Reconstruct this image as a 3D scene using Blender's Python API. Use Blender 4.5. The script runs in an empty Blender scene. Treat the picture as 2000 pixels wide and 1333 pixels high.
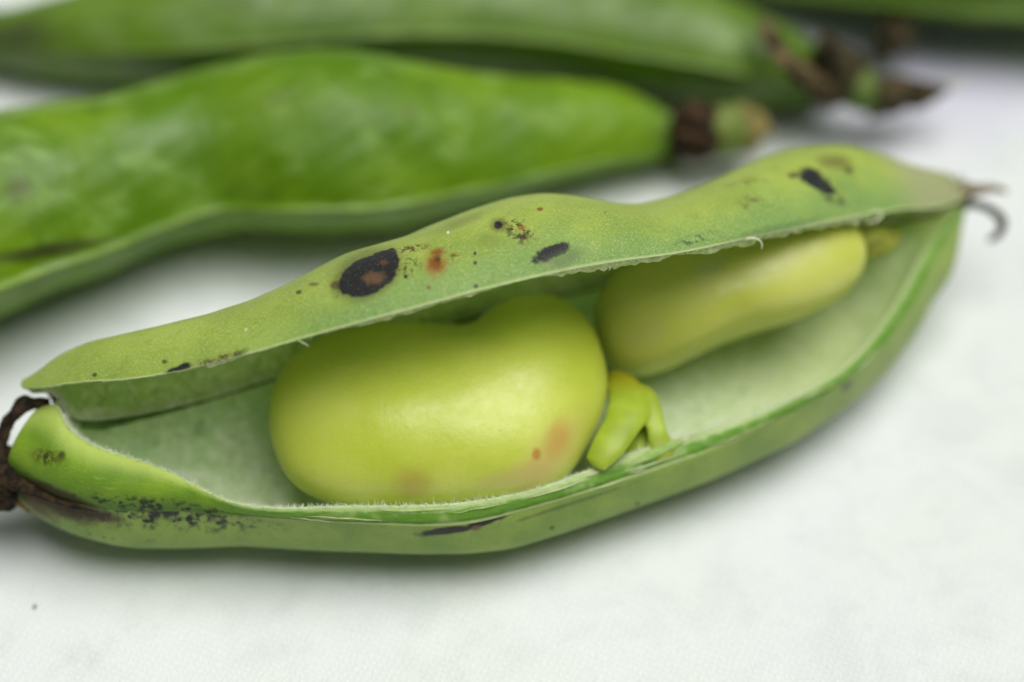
import bpy, math, random
import numpy as np

# ------------------------------------------------------------------ camera
MM = 0.001
ELEV = math.radians(50.0)
LENS = 85.0
DIST = 179.0                      # mm, camera to aim point
AIM = np.array([0.0, 0.0, 10.0])  # mm
RIGHT = np.array([1.0, 0.0, 0.0])
UP = np.array([0.0, math.sin(ELEV), math.cos(ELEV)])
FWD = np.array([0.0, math.cos(ELEV), -math.sin(ELEV)])
CAM = AIM - DIST * FWD
FPX = LENS / 36.0 * 2000.0
FOCUS = DIST - 9.0
FSTOP = 9.0

scene = bpy.context.scene
C = scene.collection
cd = bpy.data.cameras.new('camera')
cam = bpy.data.objects.new('camera', cd)
C.objects.link(cam)
cam.location = CAM * MM
cam.rotation_euler = (math.radians(90) - ELEV, 0, 0)
cd.lens = LENS
cd.sensor_width = 36.0
cd.clip_start = 0.005
cd.clip_end = 50.0
cd.dof.use_dof = True
cd.dof.focus_distance = FOCUS * MM
cd.dof.aperture_fstop = FSTOP
cd.dof.aperture_blades = 0
scene.camera = cam

# ------------------------------------------------------------------ light: soft overcast daylight
SUN_EL, SUN_AZ = math.radians(77), math.radians(85)   # azimuth measured from +Y (behind) towards +X
world = bpy.data.worlds.new('World')
scene.world = world
world.use_nodes = True
wn = world.node_tree.nodes
wl = world.node_tree.links
sky = wn.new('ShaderNodeTexSky')
sky.sky_type = 'NISHITA'
sky.sun_disc = False
sky.sun_elevation = SUN_EL
sky.sun_rotation = SUN_AZ
sky.dust_density = 4.0
hs = wn.new('ShaderNodeHueSaturation')
hs.inputs['Saturation'].default_value = 0.30
wl.new(sky.outputs[0], hs.inputs['Color'])
bg = wn['Background']
wl.new(hs.outputs[0], bg.inputs['Color'])
bg.inputs['Strength'].default_value = 0.034
sd = bpy.data.lights.new('sun', 'SUN')
sd.energy = 5.0
sd.angle = math.radians(52)
sd.color = (1.0, 0.985, 0.95)
sun = bpy.data.objects.new('sun', sd)
C.objects.link(sun)
sdir = np.array([math.sin(SUN_AZ) * math.cos(SUN_EL), math.cos(SUN_AZ) * math.cos(SUN_EL), math.sin(SUN_EL)])
from mathutils import Vector
sun.rotation_euler = Vector((-sdir).tolist()).to_track_quat('-Z', 'Y').to_euler()
sun.location = (0.1, 0.2, 0.4)
scene.view_settings.view_transform = 'Standard'
scene.view_settings.look = 'None'
scene.view_settings.gamma = 1.0
scene.view_settings.use_curve_mapping = False
scene.view_settings.exposure = -0.65
scene.cycles.max_bounces = 10
scene.cycles.use_denoising = True

rng = np.random.default_rng(7)
random.seed(7)

# ------------------------------------------------------------------ helpers: photo geometry -> world (mm)
def at(px, py, z):
    """point at height z (mm) above the cloth seen at photo pixel px,py"""
    d = FWD * FPX + RIGHT * (px - 1000.0) + UP * (666.5 - py)
    k = (z - CAM[2]) / d[2]
    return CAM + d * k

LIFT = 1.8                        # extra height of the open pod and its beans
def atl(px, py, z):
    return at(px, py, z + LIFT)

def proj(P):
    q = np.asarray(P, float) - CAM
    w = q @ FWD
    return np.stack([1000.0 + FPX * (q @ RIGHT) / w, 666.5 - FPX * (q @ UP) / w, w], -1)

def pchip(x, Y, xq):
    x = np.asarray(x, float); Y = np.asarray(Y, float); xq = np.asarray(xq, float)
    sh = Y.shape[1:]
    Y = Y.reshape(len(x), -1)
    h = np.diff(x)
    m = np.diff(Y, axis=0) / h[:, None]
    d = np.zeros_like(Y)
    d[1:-1] = (m[:-1] * h[1:, None] + m[1:] * h[:-1, None]) / (h[1:] + h[:-1])[:, None]
    d[0] = m[0] * 1.5 - d[1] * 0.5
    d[-1] = m[-1] * 1.5 - d[-2] * 0.5
    i = np.clip(np.searchsorted(x, xq, side='right') - 1, 0, len(x) - 2)
    s = ((xq - x[i]) / h[i])[:, None]
    hh = h[i][:, None]
    r = ((1 + 2 * s) * (1 - s) ** 2 * Y[i] + s * (1 - s) ** 2 * hh * d[i]
         + s * s * (3 - 2 * s) * Y[i + 1] + s * s * (s - 1) * hh * d[i + 1])
    return r.reshape((len(xq),) + sh)

def chord(P):
    d = np.linalg.norm(np.diff(P, axis=0), axis=-1)
    return np.concatenate([[0], np.cumsum(np.maximum(d, 1e-6))])

def spline(P, n):
    P = np.asarray(P, float)
    c = chord(P)
    return pchip(c / c[-1], P, np.linspace(0, 1, n))

def vnoise(P, scale, seed=0):
    """cheap smooth value noise on points (mm), about -1..1"""
    P = np.asarray(P, float) * scale
    out = np.zeros(P.shape[:-1])
    r = np.random.default_rng(seed)
    for k in range(7):
        w = r.normal(size=3) * (0.7 + 0.35 * k)
        out += np.sin(P @ w + r.uniform(0, 6.28)) / (1 + 0.25 * k)
    return out / 3.0

def smooth1(a, k):
    ker = np.hanning(2 * k + 3)[1:-1]; ker /= ker.sum()
    return np.convolve(np.pad(a, k, mode='edge'), ker, mode='valid')

# ------------------------------------------------------------------ helpers: objects
def new_obj(name, verts, faces, mats, parent=None, base=None, uv=None, fmat=None, smooth=True):
    base = np.zeros(3) if base is None else np.asarray(base, float)
    me = bpy.data.meshes.new(name)
    V = (np.asarray(verts, float) - base) * MM
    me.from_pydata(V.tolist(), [], [tuple(int(i) for i in f) for f in faces])
    for m in (mats if isinstance(mats, (list, tuple)) else [mats]):
        me.materials.append(m)
    if fmat is not None:
        me.polygons.foreach_set('material_index', np.asarray(fmat, np.int32))
    if smooth:
        me.polygons.foreach_set('use_smooth', np.ones(len(me.polygons), bool))
    if uv is not None:
        ul = me.uv_layers.new(name='UVMap')
        li = np.zeros(len(me.loops), np.int32)
        me.loops.foreach_get('vertex_index', li)
        ul.data.foreach_set('uv', np.asarray(uv, np.float32)[li].ravel())
    me.update()
    o = bpy.data.objects.new(name, me)
    C.objects.link(o)
    if parent is not None:
        o.parent = parent
    else:
        o.location = base * MM
    return o

def thing(name, label, cat, base, group=None):
    o = bpy.data.objects.new(name, None)
    C.objects.link(o)
    o.empty_display_size = 0.005
    o.location = np.asarray(base, float) * MM
    o['label'] = label; o['category'] = cat
    if group: o['group'] = group
    return o

def tag(o, label, cat, group=None):
    o['label'] = label; o['category'] = cat
    if group: o['group'] = group
    return o

def grid_faces(nu, nv, wrap_v=False, off=0):
    F = []
    for i in range(nu - 1):
        for j in range(nv - (0 if wrap_v else 1)):
            k = (j + 1) % nv
            F.append((off + i * nv + j, off + i * nv + k, off + (i + 1) * nv + k, off + (i + 1) * nv + j))
    return F

def tube_geo(P, rad, nseg=14, n=40, flat=1.0, flatdir=None, rough=0.0, rs=1.5, seed=0, caps=True):
    """tapered tube through P (mm). flat squeezes it along flatdir."""
    P = np.asarray(P, float)
    c = chord(P); c = c / c[-1]
    tq = np.linspace(0, 1, n)
    Q = pchip(c, P, tq)
    rr = np.interp(tq, np.linspace(0, 1, len(rad)), rad)
    T = np.gradient(Q, axis=0)
    T /= np.linalg.norm(T, axis=1)[:, None] + 1e-9
    ref = np.array([0, 0, 1.0]) if flatdir is None else np.asarray(flatdir, float)
    V = []
    for i in range(n):
        a = ref - T[i] * (ref @ T[i])
        if np.linalg.norm(a) < 1e-3:
            a = np.cross(T[i], [1, 0, 0.3])
        a /= np.linalg.norm(a)
        b = np.cross(T[i], a)
        for j in range(nseg):
            th = 2 * math.pi * j / nseg
            V.append(Q[i] + rr[i] * (a * math.cos(th) * flat + b * math.sin(th)))
    V = np.array(V)
    if rough > 0:
        ctr = np.repeat(Q, nseg, axis=0)
        d = V - ctr
        V = ctr + d * (1 + rough * vnoise(V, rs, seed) + 0.5 * rough * vnoise(V, rs * 3.1, seed + 5))[:, None]
    F = grid_faces(n, nseg, True)
    if caps:
        V = np.vstack([V, Q[0] - T[0] * rr[0] * 0.3, Q[-1] + T[-1] * rr[-1] * 0.3])
        a, b = n * nseg, n * nseg + 1
        for j in range(nseg):
            F.append((a, (j + 1) % nseg, j))
            F.append((b, (n - 1) * nseg + j, (n - 1) * nseg + (j + 1) % nseg))
    return V, F

def join_geo(parts):
    V = []; F = []; o = 0
    for v, f in parts:
        V.append(np.asarray(v)); F += [tuple(i + o for i in q) for q in f]; o += len(v)
    return np.vstack(V), F

# ------------------------------------------------------------------ helpers: materials
class NB:
    def __init__(s, name, base=(0, 0, 0)):
        s.m = bpy.data.materials.new(name)
        s.m.use_nodes = True
        s.t = s.m.node_tree
        s.b = s.t.nodes['Principled BSDF']
        s.base = np.asarray(base, float)
        tc = s.t.nodes.new('ShaderNodeTexCoord')
        vm = s.t.nodes.new('ShaderNodeVectorMath'); vm.operation = 'SCALE'
        s.l(tc.outputs['Object'], vm.inputs[0]); vm.inputs['Scale'].default_value = 1000.0
        s.mm = vm.outputs[0]
        s.uvn = tc.outputs['UV']
        s._sep = None
    def l(s, a, b): s.t.links.new(a, b)
    def put(s, sock, v):
        if hasattr(v, 'is_output'): s.l(v, sock)
        elif isinstance(v, (tuple, list, np.ndarray)):
            v = tuple(float(x) for x in v)
            if sock.type == 'RGBA' and len(v) == 3: v = v + (1.0,)
            sock.default_value = v
        else: sock.default_value = float(v)
    @property
    def u(s):
        if s._sep is None:
            s._sep = s.t.nodes.new('ShaderNodeSeparateXYZ'); s.l(s.uvn, s._sep.inputs[0])
        return s._sep.outputs[0]
    @property
    def v(s):
        s.u
        return s._sep.outputs[1]
    def noise(s, scale, detail=3, rough=0.55, vec=None, dist=0.0):
        n = s.t.nodes.new('ShaderNodeTexNoise')
        s.l(vec if vec is not None else s.mm, n.inputs['Vector'])
        n.inputs['Scale'].default_value = scale; n.inputs['Detail'].default_value = detail
        n.inputs['Roughness'].default_value = rough; n.inputs['Distortion'].default_value = dist
        return n.outputs['Fac']
    def scaled(s, sx, sy, sz, rot=0.0, vec=None):
        n = s.t.nodes.new('ShaderNodeMapping')
        s.l(vec if vec is not None else s.mm, n.inputs[0])
        n.inputs['Scale'].default_value = (sx, sy, sz)
        n.inputs['Rotation'].default_value = (0, 0, rot)
        return n.outputs[0]
    def math(s, op, a, b=0.0, c=0.0):
        n = s.t.nodes.new('ShaderNodeMath'); n.operation = op
        s.put(n.inputs[0], a); s.put(n.inputs[1], b)
        if op in ('MULTIPLY_ADD', 'SMOOTH_MIN', 'SMOOTH_MAX'): s.put(n.inputs[2], c)
        return n.outputs[0]
    def ss(s, x, lo, hi, a=0.0, b=1.0):
        n = s.t.nodes.new('ShaderNodeMapRange'); n.interpolation_type = 'SMOOTHSTEP'
        s.put(n.inputs['Value'], x)
        s.put(n.inputs['From Min'], lo); s.put(n.inputs['From Max'], hi)
        s.put(n.inputs['To Min'], a); s.put(n.inputs['To Max'], b)
        return n.outputs['Result']
    def mix(s, f, a, b):
        n = s.t.nodes.new('ShaderNodeMix'); n.data_type = 'RGBA'
        s.put(n.inputs[0], f); s.put(n.inputs[6], a); s.put(n.inputs[7], b)
        return n.outputs[2]
    def mul(s, f, a, b):
        n = s.t.nodes.new('ShaderNodeMix'); n.data_type = 'RGBA'; n.blend_type = 'MULTIPLY'
        s.put(n.inputs[0], f); s.put(n.inputs[6], a); s.put(n.inputs[7], b)
        return n.outputs[2]
    def dot(s, vec, k):
        n = s.t.nodes.new('ShaderNodeVectorMath'); n.operation = 'DOT_PRODUCT'
        s.l(vec, n.inputs[0]); n.inputs[1].default_value = tuple(float(x) for x in k)
        return n.outputs['Value']
    def spot(s, c, ex, ey, rx, ry, rot=0.0, soft=0.15, amp=0.25, nscale=2.0):
        """mask of an irregular blot round the surface point c (world mm); ex, ey span its surface; radii mm"""
        o = np.asarray(c, float) - s.base
        ca, sa = math.cos(rot), math.sin(rot)
        k1 = (ex * ca + ey * sa) / rx
        k2 = (-ex * sa + ey * ca) / ry
        sub = s.t.nodes.new('ShaderNodeVectorMath'); sub.operation = 'SUBTRACT'
        s.l(s.mm, sub.inputs[0]); sub.inputs[1].default_value = tuple(o)
        a = s.dot(sub.outputs[0], k1); b = s.dot(sub.outputs[0], k2)
        d = s.math('SQRT', s.math('ADD', s.math('MULTIPLY', a, a), s.math('MULTIPLY', b, b)))
        if amp > 0:
            nz = s.math('MULTIPLY', s.math('SUBTRACT', s.noise(nscale, 4, 0.6), 0.5), amp * 2.6)
            d = s.math('ADD', d, nz)
        return s.ss(d, 1 - soft, 1 + soft, 1.0, 0.0)
    def speckle(s, scale, thr, soft=0.05):
        vo = s.t.nodes.new('ShaderNodeTexVoronoi'); s.l(s.mm, vo.inputs['Vector'])
        vo.inputs['Scale'].default_value = scale * 1.5
        x = s.math('MULTIPLY_ADD', s.noise(scale * 0.7, 4, 0.65), 1.0, s.math('MULTIPLY', vo.outputs['Distance'], -0.22))
        return s.ss(x, thr - 0.125, thr - 0.125 + soft * 2.2)
    def bump(s, h, strength=0.3, dist=0.1, prev=None):
        n = s.t.nodes.new('ShaderNodeBump')
        s.put(n.inputs['Height'], h)
        n.inputs['Strength'].default_value = strength
        n.inputs['Distance'].default_value = dist * MM
        if prev is not None: s.l(prev, n.inputs['Normal'])
        return n.outputs[0]
    def out(s, color, rough=0.5, spec=0.4, sss=0.0, srad=(0.6, 1.0, 0.25), sscale=1.0, normal=None, sheen=0.0, coat=0.0):
        b = s.b.inputs
        s.put(b['Base Color'], color); s.put(b['Roughness'], rough)
        s.put(b['Specular IOR Level'], spec)
        b['Subsurface Weight'].default_value = sss
        b['Subsurface Radius'].default_value = srad
        b['Subsurface Scale'].default_value = sscale * MM
        b['Sheen Weight'].default_value = sheen
        b['Coat Weight'].default_value = coat
        if normal is not None: s.l(normal, b['Normal'])
        return s.m

def rgb(r, g, b):
    f = lambda x: ((x / 255.0 + 0.055) / 1.055) ** 2.4 if x > 10 else x / 255.0 / 12.92
    return (f(r), f(g), f(b))

class Surf:
    """finds the surface point of a built grid that shows at a photo pixel"""
    def __init__(s, G):
        s.P = G.reshape(-1, 3)
        s.q = proj(s.P)
        nu, nv = G.shape[:2]
        du = np.gradient(G, axis=0); dv = np.gradient(G, axis=1)
        N = np.cross(du, dv); N /= np.linalg.norm(N, axis=-1)[..., None] + 1e-12
        s.N = N.reshape(-1, 3)
    def hit(s, px, py):
        d = np.hypot(s.q[:, 0] - px, s.q[:, 1] - py)
        near = np.where(d < max(6.0, d.min() + 3.0))[0]
        i = near[np.argmin(s.q[near, 2] + 0.02 * d[near])]
        sc = FPX / s.q[i, 2]
        return s.P[i], sc, s.N[i]

def add_spots(nb, surf, col, spots):
    """spots: (px,py, rx,ry (photo px), rot deg, soft, amp, nscale, colour, strength[, speckle scale, threshold])"""
    for sp in spots:
        px, py, rx, ry, rot, soft, amp, ns, c, st = sp[:10]
        P, sc, _ = surf.hit(px, py)
        m = nb.spot(P, RIGHT, UP, rx / sc, ry / sc, math.radians(rot), soft, amp, ns)
        if len(sp) > 10:
            m = nb.math('MULTIPLY', m, nb.speckle(sp[10], sp[11], 0.06))
        if st < 1: m = nb.math('MULTIPLY', m, st)
        col = nb.mix(m, col, c)
    return col

# ------------------------------------------------------------------ the setting: white cloth
def build_cloth():
    # finer near the things, coarse far out
    xs = np.concatenate([np.linspace(-400, -70, 12)[:-1], np.linspace(-70, 70, 141), np.linspace(70, 400, 12)[1:]])
    ys = np.concatenate([np.linspace(-300, -60, 10)[:-1], np.linspace(-60, 90, 151), np.linspace(90, 500, 14)[1:]])
    X, Y = np.meshgrid(xs, ys, indexing='ij')
    P = np.stack([X, Y, np.zeros_like(X)], -1)
    Z = 0.30 * vnoise(P, 0.13, 3) + 0.09 * vnoise(P, 0.42, 4)
    P[..., 2] = Z - 0.55
    n = NB('white_cotton_cloth')
    w1 = n.t.nodes.new('ShaderNodeTexWave'); w1.wave_type = 'BANDS'; w1.bands_direction = 'X'
    dv = n.t.nodes.new('ShaderNodeVectorMath'); dv.operation = 'ADD'
    nz = n.t.nodes.new('ShaderNodeTexNoise'); n.l(n.mm, nz.inputs['Vector']); nz.inputs['Scale'].default_value = 0.9
    sc = n.t.nodes.new('ShaderNodeVectorMath'); sc.operation = 'SCALE'; sc.inputs['Scale'].default_value = 0.8
    n.l(nz.outputs['Color'], sc.inputs[0]); n.l(n.mm, dv.inputs[0]); n.l(sc.outputs[0], dv.inputs[1])
    wv = dv.outputs[0]
    def wave(rot, scale):
        w = n.t.nodes.new('ShaderNodeTexWave'); w.wave_type = 'BANDS'; w.bands_direction = 'X'
        n.l(n.scaled(1, 1, 1, math.radians(rot), wv), w.inputs['Vector'])
        w.inputs['Scale'].default_value = scale; w.inputs['Distortion'].default_value = 1.6
        w.inputs['Detail'].default_value = 2.0; w.inputs['Detail Scale'].default_value = 2.0
        return w.outputs['Fac']
    a = wave(24, 0.62); b = wave(-66, 0.62); tw = wave(62, 0.42)
    weave = n.math('ADD', n.math('MULTIPLY', a, b), n.math('MULTIPLY', tw, n.ss(n.noise(0.8, 3, 0.6), 0.4, 0.65, 0.05, 0.6)))
    fib = n.noise(5.0, 4, 0.65)
    h = n.math('ADD', weave, n.math('MULTIPLY', fib, 1.5))
    col = n.mix(n.ss(n.noise(0.06, 2, 0.5), 0.35, 0.7), (0.79, 0.835, 0.80), (0.79, 0.825, 0.825))
    col = n.mul(n.math('MULTIPLY', n.ss(weave, 0.0, 0.9, 1.0, 0.0), 0.10), col, (0.72, 0.75, 0.74))
    col = n.mul(n.math('MULTIPLY', n.ss(n.noise(0.45, 4, 0.6), 0.5, 0.8), 0.22), col, (0.72, 0.73, 0.74))
    col = n.mul(n.math('MULTIPLY', n.speckle(0.55, 0.765, 0.02), 0.5), col, (0.45, 0.42, 0.36))
    col = n.mul(n.math('MULTIPLY', n.ss(n.noise(0.16, 3, 0.55, dist=0.6), 0.45, 0.75), 0.35), col, (0.80, 0.81, 0.82))
    lav_shade = n.spot(at(1790, 110, 0), RIGHT, np.array([0, 1.0, 0]), 14, 9, 0, 0.75, 0.3, 0.15)  # lavender shadow below the far pods, painted into the cloth colour
    col = n.mix(n.math('MULTIPLY', lav_shade, 0.75), col, (0.56, 0.54, 0.72))
    # one brown fleck left of centre front
    fl = n.spot(at(67, 1184, -0.5), RIGHT, np.array([0, 1.0, 0]), 0.17, 0.26, 0, 0.4, 0.2, 3.0)
    col = n.mix(n.math('MULTIPLY', fl, 0.75), col, rgb(120, 112, 95))
    nb = n.bump(h, 0.42, 0.09)
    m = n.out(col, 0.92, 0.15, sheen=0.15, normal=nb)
    n.t.nodes.remove(w1)
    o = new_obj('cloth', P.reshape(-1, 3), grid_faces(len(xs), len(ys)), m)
    o['kind'] = 'structure'
    return o
build_cloth()

# ------------------------------------------------------------------ the open pod
POD_BASE = at(900, 900, 0.0); POD_BASE[2] = 0.0
pod = thing('open_bean_pod', 'split open pale green bean pod with black spots on its lid, holding beans', 'bean pod', POD_BASE)
AX = at(1884, 400, 5.5) - at(40, 930, 5.5); AX[2] = 0; AX /= np.linalg.norm(AX)
PERP = np.array([-AX[1], AX[0], 0.0])

# stations: suture S (front), hinge H (back), torn rim R; (px, py, z)
ST = [  # S                 H                  R
    ((16, 925, 4.6),   (78, 812, 5.0),   (70, 800, 7.6)),
    ((49, 949, 4.9),   (108, 808, 5.4),  (105, 792, 8.6)),
    ((112, 978, 5.2),  (132, 818, 5.6),  (134, 836, 8.8)),
    ((188, 994, 5.4),  (168, 830, 5.6),  (170, 864, 8.6)),
    ((356, 1000, 5.5), (262, 815, 5.5),  (322, 919, 8.0)),
    ((480, 1010, 5.5), (372, 785, 5.5),  (450, 980, 6.8)),
    ((700, 1024, 5.5), (550, 728, 5.5),  (690, 989, 6.6)),
    ((912, 1024, 5.5), (735, 668, 5.5),  (905, 983, 6.7)),
    ((1050, 990, 5.5), (860, 633, 5.5),  (1040, 958, 6.6)),
    ((1284, 918, 5.3), (1110, 566, 5.5), (1275, 872, 6.2)),
    ((1420, 868, 5.2), (1240, 534, 5.5), (1408, 834, 6.0)),
    ((1550, 806, 5.1), (1395, 502, 5.5), (1535, 786, 5.9)),
    ((1690, 715, 5.1), (1575, 465, 5.5), (1668, 704, 5.9)),
    ((1785, 595, 5.2), (1700, 440, 5.6), (1757, 588, 6.0)),
    ((1848, 468, 5.6), (1810, 418, 5.8), (1826, 464, 6.2)),
    ((1884, 402, 6.0), (1882, 398, 6.1), (1880, 399, 6.3)),
]
S0 = np.array([atl(*s[0]) for s in ST]); H0 = np.array([atl(*s[1]) for s in ST]); R0 = np.array([atl(*s[2]) for s in ST])
TS = chord((S0 + H0) / 2); TS /= TS[-1]
NT = 260
tq = np.linspace(0, 1, NT)
S = pchip(TS, S0, tq); H = pchip(TS, H0, tq); R = pchip(TS, R0, tq)
UMM = np.concatenate([[0], np.cumsum(np.linalg.norm(np.diff((S + H) / 2, axis=0), axis=1))])

# bottom outline of the lower valve in the photo
BOT = np.array([(14, 930), (30, 965), (60, 1000), (100, 1025), (160, 1050), (240, 1069), (330, 1073), (450, 1068), (600, 1062), (700, 1066),
                (800, 1079), (900, 1083), (1000, 1073), (1100, 1042), (1250, 990), (1400, 935), (1550, 866), (1650, 800),
                (1730, 730), (1790, 650), (1830, 570), (1862, 470), (1884, 402)], float)
CREST = np.array([(40, 752), (75, 725), (120, 690), (170, 668), (250, 650), (330, 632), (420, 610), (480, 590), (560, 556), (640, 515),
                  (700, 487), (790, 462), (880, 427), (950, 400), (1000, 385), (1060, 377), (1120, 381), (1200, 398), (1240, 400),
                  (1300, 388), (1400, 350), (1480, 312), (1540, 290), (1600, 283), (1660, 285), (1720, 300), (1760, 316), (1820, 331),
                  (1880, 352), (1900, 366)], float)

ZB = np.interp(tq, [0, 0.03, 0.10, 0.85, 0.95, 1.0], [4.6, 2.4, 0.1, 0.1, 3.2, 7.2])   # underside height
UPV = np.array([0, 0, 1.0])

def lower_ctrl(fb):
    """outer control points H..S for every station; fb = how far the front wall bellies out"""
    D = H - S
    Dh = D.copy(); Dh[:, 2] = 0
    w = np.linalg.norm(Dh, axis=1)
    e = Dh / (w[:, None] + 1e-6)
    small = np.clip(w / 6.0, 0, 1)[:, None]
    def pt(a, z): return S * [1, 1, 0] + e * a[:, None] + UPV * z[:, None]
    zs, zh = S[:, 2], H[:, 2]
    Ho = H + e * 0.8 * small + UPV * 0.2
    p1 = pt(w + 1.5 * small[:, 0], zh * 0.55 + ZB * 0.45)
    p2 = pt(w * 0.80, ZB + 0.25 * (zs - ZB) * 0.4)
    p3 = pt(w * 0.5, ZB)
    p4 = pt(w * 0.33 - 0.3 * fb, ZB + 0.10 * (zs - ZB))
    p5 = pt(-fb, ZB + 0.56 * (zs - ZB))
    p6 = pt(-0.60 * fb, ZB + 0.84 * (zs - ZB))
    return np.stack([Ho, p1, p2, p3, p4, p5, p6, S], 1), e, w, small

NVO = 46
def section(ctrl, n):
    """spline each station's control points to n points"""
    M = ctrl.shape[1]
    d = np.linalg.norm(np.diff(ctrl, axis=1), axis=-1).mean(0)
    c = np.concatenate([[0], np.cumsum(d)]); c /= c[-1]
    Y = np.transpose(ctrl, (1, 0, 2))
    return np.transpose(pchip(c, Y, np.linspace(0, 1, n)), (1, 0, 2))

fb = np.full(NT, 1.2)
for it in range(14):
    ctrl, e_, w_, sm_ = lower_ctrl(fb)
    G = section(ctrl, NVO)
    q = proj(G)
    j = np.argmax(q[..., 1] + 0.30 * q[..., 0], axis=1)
    qx = q[np.arange(NT), j, 0]; qy = q[np.arange(NT), j, 1]
    tgt = np.interp(qx, BOT[:, 0], BOT[:, 1])
    fb = np.clip(smooth1(fb + 0.6 * (tgt - qy) / 19.0, 5), 0.0, 3.2)
    fb *= np.clip(tq / 0.01, 0.3, 1)
ctrl, e_, w_, sm_ = lower_ctrl(fb)
LOW_OUT = section(ctrl, NVO)
print('lower front belly', np.round(fb[::26], 2))

# rim: from the suture S to the torn edge R, with a slight fold; wide wall at the left end
NVR = 16
sr = np.linspace(0, 1, NVR)
RIMW = np.linalg.norm(R - S, axis=1)
leftness = np.clip((RIMW - 2.2) / 2.5, 0, 1)
jag = 0.16 * vnoise(np.stack([UMM, UMM * 0, UMM * 0], -1), 0.7, 10) + 0.12 * vnoise(np.stack([UMM * 1.0, UMM * 0, UMM * 0], -1), 2.2, 11) + 0.06 * vnoise(np.stack([UMM, UMM * 0, UMM * 0], -1), 7.0, 12)
Rj = R + (UPV * 0.7 - e_ * 0.7) * (jag * np.clip(tq * 20, 0, 1))[:, None]
outn = -e_ * 0.75 + UPV * 0.65
bulge = np.sin(np.pi * sr) ** 0.8
RIM = S[:, None] * (1 - sr)[None, :, None] + Rj[:, None] * sr[None, :, None] + outn[:, None] * (bulge[None, :] * (0.18 + 1.35 * leftness)[:, None])[..., None]
# groove between the outer lip of the suture and the green band
gro = np.exp(-((sr - 0.16) / 0.07) ** 2)[None, :] * (0.16 * (1 - leftness))[:, None]
RIM -= outn[:, None] * gro[..., None]

# inner skin R -> H
NVI = 40
def pt_in(a, z): return S * [1, 1, 0] + e_ * a[:, None] + UPV * z[:, None]
wr = ((Rj - S) * e_).sum(1)
th = 2.2
fl = ZB + np.minimum(th, 0.45 * (S[:, 2] - ZB))
q1 = Rj + e_ * (0.35 * sm_) - UPV * (0.35 * sm_)
q2 = pt_in(wr * 0.75 + 0.10 * w_, fl + 0.45 * (Rj[:, 2] - fl))
q3 = pt_in(np.maximum(wr * 0.4, 0) + 0.24 * w_, fl + 0.10 * (Rj[:, 2] - fl))
q4 = pt_in(0.55 * w_, fl)
q5 = pt_in(0.80 * w_, fl + 0.20 * (H[:, 2] - fl))
q6 = pt_in(0.95 * w_, fl + 0.62 * (H[:, 2] - fl))
INN = section(np.stack([Rj, q1, q2, q3, q4, q5, q6, H], 1), NVI)
INN[:, 3:-2] += UPV * (0.06 * vnoise(INN[:, 3:-2], 0.9, 21) + 0.03 * vnoise(INN[:, 3:-2], 2.6, 22))[..., None] * sm_[:, None]
lowsurf = np.concatenate([LOW_OUT, RIM[:, 1:], INN[:, 1:]], 1)
NVT = lowsurf.shape[1]
vv = np.concatenate([np.linspace(0, 1, NVO), 1 + sr[1:], 2 + np.linspace(0, 1, NVI)[1:]])
uvL = np.stack(np.meshgrid(UMM, vv, indexing='ij'), -1).reshape(-1, 2)
fL = grid_faces(NT, NVT, True)
colj = np.tile(np.concatenate([np.zeros(NVO - 1), np.ones(NVR - 1), np.full(NVI - 1, 2), [0]]), NT - 1).astype(int)
sf_out = Surf(LOW_OUT); sf_rim = Surf(RIM); sf_in = Surf(INN)

BLACK = rgb(23, 26, 27); DKBR = rgb(60, 42, 22); ORNG = rgb(130, 74, 8); BRWN = rgb(108, 80, 50)

def mat_valve_out():
    n = NB('pod_skin_lower', POD_BASE)
    col = n.mix(n.ss(n.noise(0.25, 3, 0.5), 0.3, 0.7), rgb(116, 148, 58), rgb(144, 168, 72))
    col = n.mix(n.ss(n.noise(n_scale := 1.4, 3, 0.6), 0.45, 0.75, 0, 0.5), col, rgb(112, 142, 62))
    g = n.noise(9.0, 2, 0.5)
    col = n.mix(n.ss(g, 0.45, 0.7, 0, 0.22), col, rgb(172, 190, 122))
    col = n.mix(n.ss(n.u, 45, 68, 0, 0.25), col, rgb(150, 160, 110))
    col = add_spots(n, sf_out, col, [
        (872, 1042, 55, 8, 8, .35, .45, 1.6, BLACK, 1),
        (958, 1022, 50, 8, 19, .35, .45, 1.6, BLACK, 1),
        (928, 1034, 10, 5, 10, .4, .3, 3, BRWN, .9),
        (1110, 985, 110, 4, 17, .5, .5, 1.2, rgb(70, 85, 45), .55),
        (300, 1008, 200, 22, -3, .5, .4, 1.0, BLACK, 1, 1.6, .48),
        (310, 1004, 120, 15, -4, .6, .7, 1.3, BLACK, .95, 1.1, .45),
        (180, 1006, 60, 14, -12, .5, .4, 1.0, DKBR, .9),
        (330, 1040, 190, 40, 0, .5, .3, 1.0, BLACK, .95, 2.0, .665),
        (200, 1050, 110, 22, 0, .5, .3, 1.0, rgb(70, 76, 38), .9, 1.8, .60),
        (110, 990, 70, 16, -25, .5, .4, 1.0, rgb(66, 48, 26), .9),
        (60, 975, 55, 22, -40, .5, .4, 1.0, rgb(80, 52, 30), .8),
        (1656, 752, 14, 8, 40, .5, .4, 1.5, rgb(90, 95, 80), .8),
        (1245, 985, 5, 4, 0, .5, .3, 2, DKBR, .8),
        (1080, 1035, 5, 4, 0, .5, .3, 2, DKBR, .8),
    ])
    nb = n.bump(n.math('ADD', g, n.noise(1.2, 3, 0.5)), 0.25, 0.06)
    return n.out(col, 0.55, 0.35, 0.25, sscale=0.8, normal=nb, sheen=0.1)

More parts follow.
